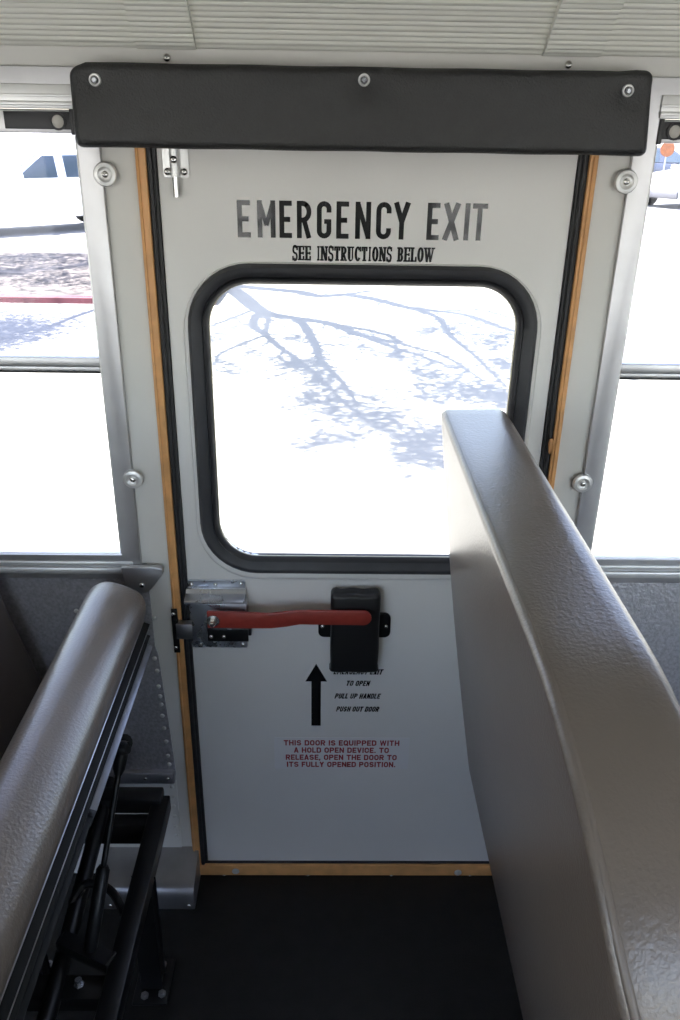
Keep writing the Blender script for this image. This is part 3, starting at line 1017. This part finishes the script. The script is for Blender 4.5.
# arrow and handle instructions
b = bmesh.new()
prism_xz(b, [(-.0185, .596), (-.0410, .5515), (-.0285, .5515), (-.0285, .436), (-.0085, .436), (-.0085, .5515), (.0040, .5515)], .0012, .0022)
tag(link('arrow_decal', b, M['ink']), 'black upward arrow decal on the lower door', 'decal')
t = thing('handle_instructions', 'four small black slanted lines ending PUSH OUT DOOR below the padded block', 'lettering', (.069, .0012, .48))
for body, cx, wv, z in (('EMERGENCY EXIT', .069, .102, .570), ('TO OPEN', .069, .050, .541), ('PULL UP HANDLE', .069, .096, .508), ('PUSH OUT DOOR', .070, .091, .474)):
    link('text_line', line_bm(body, cx, wv, z, z+.0130, Yd, .0025, .25), M['ink'], t)
b = plate([rrect(-.109, .184, .3165, .4035, .004, 3)], .0012, .0022)
t = tag(link('instruction_sticker', b, M['sticker']), 'pale sticker with four lines of red capitals on the lower door', 'sticker')
for body, cx, wv, z in (('THIS DOOR IS EQUIPPED WITH', .037, .252, .3825), ('A HOLD OPEN DEVICE. TO', .037, .208, .3625), ('RELEASE, OPEN THE DOOR TO', .037, .244, .3425), ('ITS FULLY OPENED POSITION.', .037, .240, .3225)):
    link('text_line', line_bm(body, cx, wv, z, z+.0142, .0006, .0028), M['redink'], t)

# ================================================================== DOOR HARDWARE
t = thing('slide_bolt', 'small chrome slide bolt at the top left corner of the door', 'bolt', (-.2405, 0, 1.52))
b = plate([rrect(-.2615, -.2205, 1.522, 1.600, .005, 4)], -.0015, .002, .0005)
link('mounting_plate', b, M['alu_light'], t)
b = bmesh.new()
tube(b, [(-.2415, -.008, 1.494), (-.2415, -.008, 1.60)], .0048, 14)
link('rod', b, M['chrome'], t)
b = bmesh.new()
tube(b, [(-.2415, -.007, 1.524), (-.2415, -.007, 1.60)], .0078, 14)
link('barrel', b, M['alu_light'], t)
for x, z in ((-.254, 1.531), (-.2285, 1.531), (-.2415, 1.549)): dup(SCREW_M, 'screw', t, (x, -.002 if x != -.2415 else -.0145, z))

t = thing('door_latch', 'zinc box latch with a long red lever on the left side of the door', 'latch', (-.213, 0, .636))
b = plate([rrect(-.270, -.158, .637, .7935, .004, 3)], -.002, .002, .0004)
link('mounting_plate', b, M['zinc'], t)
b = bmesh.new()
sweep_x(b, [(-.001, .7765), (-.006, .7775), (-.010, .775), (-.014, .771), (-.034, .768), (-.038, .7655), (-.038, .7615), (-.034, .7595), (-.030, .759), (-.030, .752), (-.001, .752)], -.2725, -.1565, close=True)
link('hood', b, M['zinc'], t)
b = bmesh.new()
box(b, -.262, -.154, -.031, -.002, .672, .758, .002)
hs = link('latch_housing', b, M['zinc'], t)
b = bmesh.new()
box(b, -.232, -.152, -.033, -.028, .6725, .700, .001)
box(b, -.156, -.146, -.030, -.006, .684, .700, .002)
link('slot_plate', b, M['black_metal'], hs)
b = bmesh.new()
for k in range(6): box(b, -.2245+k*.0055, -.2205+k*.0055, -.0318, -.0308, .751, .7555)
link('stamped_mark', b, M['zinc'], hs)
for x, z in ((-.2625, .785), (-.166, .787), (-.252, .645), (-.167, .645), (-.216, .784)):
    dup(SCREW_S, 'screw', t, (x, -.002, z))
for x in (-.225, -.2): dup(SCREW_S, 'rivet', hs, (x, -.033, .684))
b = bmesh.new()
tube(b, [(-.224, -.028, .7345), (-.224, -.05, .7345)], .0095, 16)
link('collar', b, M['zinc'], t)
b = bmesh.new()
pts = [(-.228, .7525), (-.228, .7165), (-.170, .7155), (-.105, .716), (-.075, .720), (-.050, .7255), (.070, .7245)]
pts += arc(.073, .7400, .0155, .0155, -75, 75, 8)
pts += [(.070, .7555), (-.050, .7555), (-.080, .7525), (-.110, .748), (-.165, .751)]
prism_xz(b, pts, -.052, -.045, .0012)
lev = link('lever', b, M['red'], t)
lev['label'] = 'red painted lever arm'
b = bmesh.new()
lathe(b, [(.0105, 0), (.0105, .003), (.0075, .003), (.0075, .009), (.0058, .011), (.0058, .016), (.004, .018), (0, .018)], (-.2165, -.052, .7335), (0, -1, 0), 6)
lathe(b, [(.0125, 0), (.0125, .002), (.008, .0025)], (-.2165, -.052, .7335), (0, -1, 0), 20)
link('pivot_nut', b, M['chrome'], t)
b = bmesh.new()
box(b, -.295, -.258, -.026, -.008, .672, .707, .002)
link('deadbolt', b, M['dullsteel'], t)

t = thing('strike_plate', 'narrow black strike plate on the yellow door frame facing the latch', 'strike plate', (-.3015, -.012, .626))
b = bmesh.new(); box(b, -.3045, -.2925, -.0145, -.0105, .632, .7345, .001); box(b, -.2955, -.2915, -.022, -.0105, .668, .712, .001)
link('plate', b, M['black_metal'], t)
for z in (.645, .724): dup(SCREW_S, 'screw', t, (-.300, -.0145, z))

t = thing('handle_guard', 'black vinyl padded block behind the tip of the red lever', 'padding', (.057, 0, .598))
b = bmesh.new()
box(b, .010, .106, -.038, -.004, .600, .784, .009, 4)
bmesh.ops.subdivide_edges(b, edges=[e for e in b.edges if e.calc_length() > .05], cuts=10, use_grid_fill=True)
for v in b.verts:
    x, y, z = v.co
    v.co.x += .0006*math.sin(z*60) * (1 if x > .058 else -1) + (.003 if z < .606 else 0)*(1 if x > .058 else -1)
    v.co.z += (.0012*math.sin(x*150)) * (1 if z > .7 else .6)
    if y < -.02: v.co.y -= .003*math.cos((z-.7)*14)
link('padded_cover', b, M['handle_vinyl'], t, smooth=60)
b = plate([rrect(-.0145, .130, .665, .721, .012, 5)], -.004, .002, .0005)
link('bracket', b, M['black_metal'], t)
for x, z in ((-.006, .691), (.121, .692)): dup(SCREW_S, 'screw', t, (x, -.004, z))

for x, z, sd_, lab in ((-.205, .018, .0085, 'larger pale round screw cap on the yellow sill at the left'), (.316, .015, .0085, 'larger pale round screw cap on the yellow sill at the right')):
    b = bmesh.new(); lathe(b, [(sd_, 0), (sd_, .0015), (sd_*.7, .003), (0, .0035)], (x, -.0115, z), (0, -1, 0), 20)
    tag(link('sill_stud', b, M['alu_light']), lab, 'screw')
for x, lab in ((-.232, 'small screw at the floor edge of the yellow sill, leftmost of four'), (-.036, 'small screw at the floor edge of the yellow sill, second from the left'),
               (.16, 'small screw at the floor edge of the yellow sill, third from the left'), (.345, 'small screw at the floor edge of the yellow sill, rightmost of four')):
    o = dup(SCREW_S, 'floor_screw', None, (x, -.0125, .0045)); tag(o, lab, 'screw', 'screws along the floor edge of the door sill')

t = thing('corner_bracket', 'pointed grey metal corner plate at the end of the left window sill', 'bracket', (-.35, -.01, .77))
b = plate([[(-.391, .831), (-.32, .832), (-.313, .828), (-.312, .818), (-.338, .783), (-.345, .777), (-.362, .772), (-.372, .777), (-.386, .793)]], -.021, -.009, .0015)
link('plate', b, M['alu'], t)
dup(SCREW_M, 'screw', t, (-.354, -.0225, .794))

t = thing('floor_bracket', 'folded bare metal bracket joining the wall and floor left of the door', 'bracket', (-.39, 0, 0))
b = bmesh.new()
prof = [(-.003, .082), (-.007, .080), (-.010, .050)] + [(-.010-.020*(1-math.cos(R(a))), .050-.020*math.sin(R(a))) for a in (30, 60, 90)]
prof = [(-.001, .085), (-.006, .0835), (-.045, .073), (-.078, .0645), (-.089, .060), (-.096, .053), (-.0995, .043), (-.100, .030), (-.100, .0003), (-.004, .0003)]
sweep_x(b, prof, -.495, -.288, close=True)
link('folded_sheet', b, M['dullsteel'], t, smooth=50)
for x, y, z in ((-.475, -.1, .012), (-.300, -.1, .012), (-.478, -.006, .079), (-.298, -.006, .079)): dup(SCREW_S, 'screw', t, (x, y, z))

# ================================================================== RIGHT SEAT
def loft_y(sections, cap=True):
    b = bmesh.new()
    rings = [[b.verts.new(p) for p in s] for s in sections]
    n = len(rings[0])
    for a, c in zip(rings, rings[1:]):
        for k in range(n): b.faces.new((a[k], a[(k+1) % n], c[(k+1) % n], c[k]))
    if cap:
        b.faces.new(rings[0]); b.faces.new(rings[-1][::-1])
    return b
t = thing('bus_seat', 'grey brown vinyl bus seat with a tall upright back to the right of the door', 'bus seat', (.42, -.52, 0))
ZT_, ZB_ = 1.166, .365
def back_x(z): return .194+(1.15-z)*.143
def back_section(y, drop, shrink):
    th = .116
    zt, zb = ZT_-drop, ZB_+shrink*.6
    pts = []
    N = 14
    c = .014
    # rear face upward
    for k in range(N+1):
        z = zb+c+(zt-c-zb-c)*k/N
        bow = .006*math.sin(math.pi*k/N)
        pts.append((back_x(z)+shrink-bow, y, z))
    for a in (60, 30):
        pts.append((back_x(zt)+shrink+c-c*math.cos(R(90-a)), y, zt-c+c*math.sin(R(90-a))))
    for k in range(7):
        u = k/6
        pts.append((back_x(zt)+shrink+c+(th-2*shrink-2*c)*u, y, zt+.002*u))
    for a in (30, 60):
        pts.append((back_x(zt)+th-shrink-c+c*math.sin(R(a)), y, zt-c+c*math.cos(R(a))))
    for k in range(N+1):
        z = zt-c-(zt-c-zb-c)*k/N
        bow = .012*math.sin(math.pi*k/N)
        pts.append((back_x(z)+th-shrink+bow, y, z))
    for k in range(5):
        u = k/4
        pts.append((back_x(zb)+th-shrink-c-(th-2*shrink-2*c)*u, y, zb))
    return pts
secs = []
YF, YN, RC, RZ = -.045, -1.045, .295, .24
for d, s in ((0, .016), (.004, .008), (.012, .002), (.022, 0)): secs.append(back_section(YF-d, s*.5, s))
for k in range(1, 26): secs.append(back_section(YF-.022-(abs(YN-YF)-RC-.022)*k/25, 0, 0))
for a in range(6, 85, 6):
    y = YN+RC-RC*math.sin(R(a))
    secs.append(back_section(y, RZ-RZ*math.cos(R(a)), .02*(max(0, a-50)/34)**2))
link('backrest', loft_y(secs), M['seat'], t, smooth=60)
b = bmesh.new()
pp = [(s[17][0]-.004, s[17][1], s[17][2]-.005) for s in secs]
tube(b, pp, .0042, 8)
link('seam_piping', b, M['piping'], t, smooth=60)
b = bmesh.new()
box(b, .40, .80, -1.02, -.05, .33, .46, .03, 4)
link('cushion', b, M['seat'], t)
for y in (-.12, -.92):
    b = bmesh.new()
    box(b, .44, .78, y-.02, y+.02, .305, .33, .003)
    for x in (.47, .75): box(b, x-.02, x+.02, y-.015, y+.015, 0, .31, .003)
    link('leg_frame', b, M['black_metal'], t)

# ================================================================== LEFT FOLDING SEAT
t = thing('folding_seat', 'grey brown folding seat tipped up on a black steel frame left of the door', 'bus seat', (-.45, -.55, 0))
lean = R(21)
ux, uz = -math.sin(lean), -math.cos(lean)       # along the cushion, from its front roll down to the hinge
nx_, nz_ = math.cos(lean), -math.sin(lean)      # out of the underside
CX, CZ, RAD = -.389, .785, .056
def cush(u, n_): return (CX+ux*u+nx_*n_, CZ+uz*u+nz_*n_)
def cush_section(y, sh):
    r = RAD-sh
    pts = []
    for a in range(-90, 91, 12):
        ca, sa = math.cos(R(a)), math.sin(R(a))
        e = 2/2.9
        pts.append(cush(-(r+.004)*abs(ca)**e, r*math.copysign(abs(sa)**e, sa)))
    for k in range(1, 9): pts.append(cush(.40*k/8, r))
    for k in range(1, 5): pts.append(cush(.40, r-2*r*k/4))
    for k in range(1, 8): pts.append(cush(.40-.40*k/8, -r-.004*math.sin(math.pi*k/8)))
    return [(p[0], y, p[1]) for p in pts]
secs = []
for d, s in ((0, .022), (.004, .012), (.012, .004), (.024, 0)): secs.append(cush_section(-.085-d, s))
for k in range(1, 20): secs.append(cush_section(-.109-.873*k/19, 0))
for d, s in ((.012, .003), (.022, .012), (.026, .022)): secs.append(cush_section(-.982-d, s))
link('seat_cushion', loft_y(secs), M['seat'], t, smooth=60)
def layer(n0, n1, u0, u1, y0, y1, bev=.0008):
    b = bmesh.new()
    poly = [cush(u0, n0), cush(u0, n1), cush(u1, n1), cush(u1, n0)]
    prism_xz(b, poly, y0, y1, bev)
    return b
link('edge_strip', layer(.055, .0572, -.008, .40, -1.0, -.110), M['dullsteel'], t)
link('seat_board', layer(.0572, .0690, -.006, .40, -1.0, -.115), M['black_matt'], t)
link('board_edging', layer(.0690, .0704, -.005, .02, -1.0, -.125), M['dullsteel'], t)
link('hinge_plate', layer(.0704, .0770, 0, .40, -1.0, -.14), M['black_matt'], t)
link('stop_bar', layer(.0770, .0850, .004, .05, -1.0, -.565), M['black_matt'], t)
link('steel_bar', layer(.0770, .0870, -.002, .03, -.56, -.17), M['bluebar'], t)
# cut thread with a stud on the roll
b = bmesh.new(); lathe(b, [(.0035, 0), (.0035, .001), (.002, .0025), (0, .003)], (-.3575, -.40, .8318), (.55, 0, .83), 12)
link('stud', b, M['chrome'], t)
# backrest behind
def lback(y, sh):
    pts = []
    f = lambda z: -.605-(z-.76)*.26
    for z in (.30, .5, .7, .9, 1.1, 1.14): pts.append((f(z)-sh, y, z))
    pts += [(f(1.155)-.02, y, 1.155-sh*.5), (f(1.155)-.09, y, 1.155-sh*.5)]
    for z in (1.14, 1.1, .9, .7, .5, .30): pts.append((f(z)-.11+sh, y, z))
    return pts
secs = [lback(-.045, .014), lback(-.052, .004), lback(-.065, 0)] + [lback(-.065-.9*k/8, 0) for k in range(1, 9)] + [lback(-.985, .004), lback(-.995, .014)]
link('backrest', loft_y(secs), M['seat_smooth'], t, smooth=60)
# steel base
b = bmesh.new(); box(b, -.326, -.293, -1.0, -.205, .405, .440, .003)
fr_ = link('front_rail', b, M['black_metal'], t)
b = bmesh.new(); box(b, -.60, -.565, -1.0, -.205, .405, .440, .003)
link('rear_rail', b, M['black_metal'], t)
b = bmesh.new()
box(b, -.60, -.306, -.232, -.195, .418, .452, .004)
box(b, -.60, -.326, -.262, -.232, .372, .420, .003)
link('cross_member', b, M['black_metal'], t)
b = bmesh.new(); box(b, -.60, -.325, -.97, -.93, .405, .438, .003)
link('cross_member', b, M['black_metal'], t)
b = bmesh.new(); box(b, -.60, -.325, -.60, -.56, .395, .425, .003)
link('cross_member', b, M['black_metal'], t)
b = bmesh.new()
tube(b, [(-.420, -.16, .43), (-.400, -.60, .42), (-.395, -.98, .42)], .014, 12)
link('pivot_tube', b, M['black_metal'], t)
for (xa, ya, xb, yb) in ((-.312, -.39, -.345, -.275), (-.312, -.92, -.345, -.95), (-.58, -.30, -.58, -.275), (-.58, -.92, -.58, -.95)):
    b = bmesh.new()
    bar(b, (xa, ya, .41), (xb, yb, .004), .034, .034, .004, up=(0, 1, 0))
    box(b, xb-.035, xb+.035, yb-.05, yb+.05, .0003, .006, .002)
    lg = link('leg', b, M['black_metal'], t)
    for dx, dy in ((.012, .034), (-.012, -.034), (.022, -.030)):
        bb = bmesh.new(); lathe(bb, [(.008, 0), (.008, .006), (.004, .006), (.004, .011), (0, .011)], (xb+dx, yb+dy, .006), (0, 0, 1), 6)
        link('foot_bolt', bb, M['dullsteel'], lg)
# gas strut
P0, P1 = Vector((-.314, -.395, .718)), Vector((-.356, -.54, .45))
b = bmesh.new(); tube(b, [P0, P0.lerp(P1, .62)], .0045, 12)
gs = link('gas_strut', b, M['black_metal'], t)
b = bmesh.new(); tube(b, [P0.lerp(P1, .58), P0.lerp(P1, .60), P0.lerp(P1, .98), P1], [.007, .0105, .0105, .008], 14)
link('cylinder', b, M['black_metal'], gs)
b = bmesh.new()
lathe(b, [(0, -.013), (.008, -.011), (.0125, -.004), (.0125, .004), (.008, .011), (0, .013)], P0, (1, -.3, .3), 16)
tube(b, [P0, P0.lerp(P1, .10), P0.lerp(P1, .13)], [.011, .0095, .006], 12)
link('ball_joint', b, M['black_metal'], gs)
b = bmesh.new(); lathe(b, [(.0145, -.012), (.0145, -.008), (.004, -.007), (.004, .015), (0, .016)], P0+Vector((.002, .012, 0)), (.5, -.7, .5), 14)
link('ball_stud', b, M['black_metal'], gs)
# hose and block under the cushion
b = bmesh.new()
hp = [Vector((-.415, -.44, .43)), Vector((-.400, -.418, .447)), Vector((-.372, -.416, .447)), Vector((-.345, -.432, .442)), Vector((-.322, -.460, .425))]
tube(b, smooth_path(hp, 5), .007, 10)
link('cable_hose', b, M['black_metal'], t)
b = bmesh.new(); bar(b, (-.405, -.520, .446), (-.322, -.553, .440), .018, .02, .003)
link('latch_bar', b, M['black_metal'], t)
b = bmesh.new()
lathe(b, [(.008, 0), (.008, .004), (.0055, .004), (.0055, .014), (0, .014)], (-.365, -.578, .424), (0, 0, 1), 6)
link('adjusting_bolt', b, M['zinc'], t)

for o in protos:
    for c in list(o.children): bpy.data.objects.remove(c)
    bpy.data.objects.remove(o)
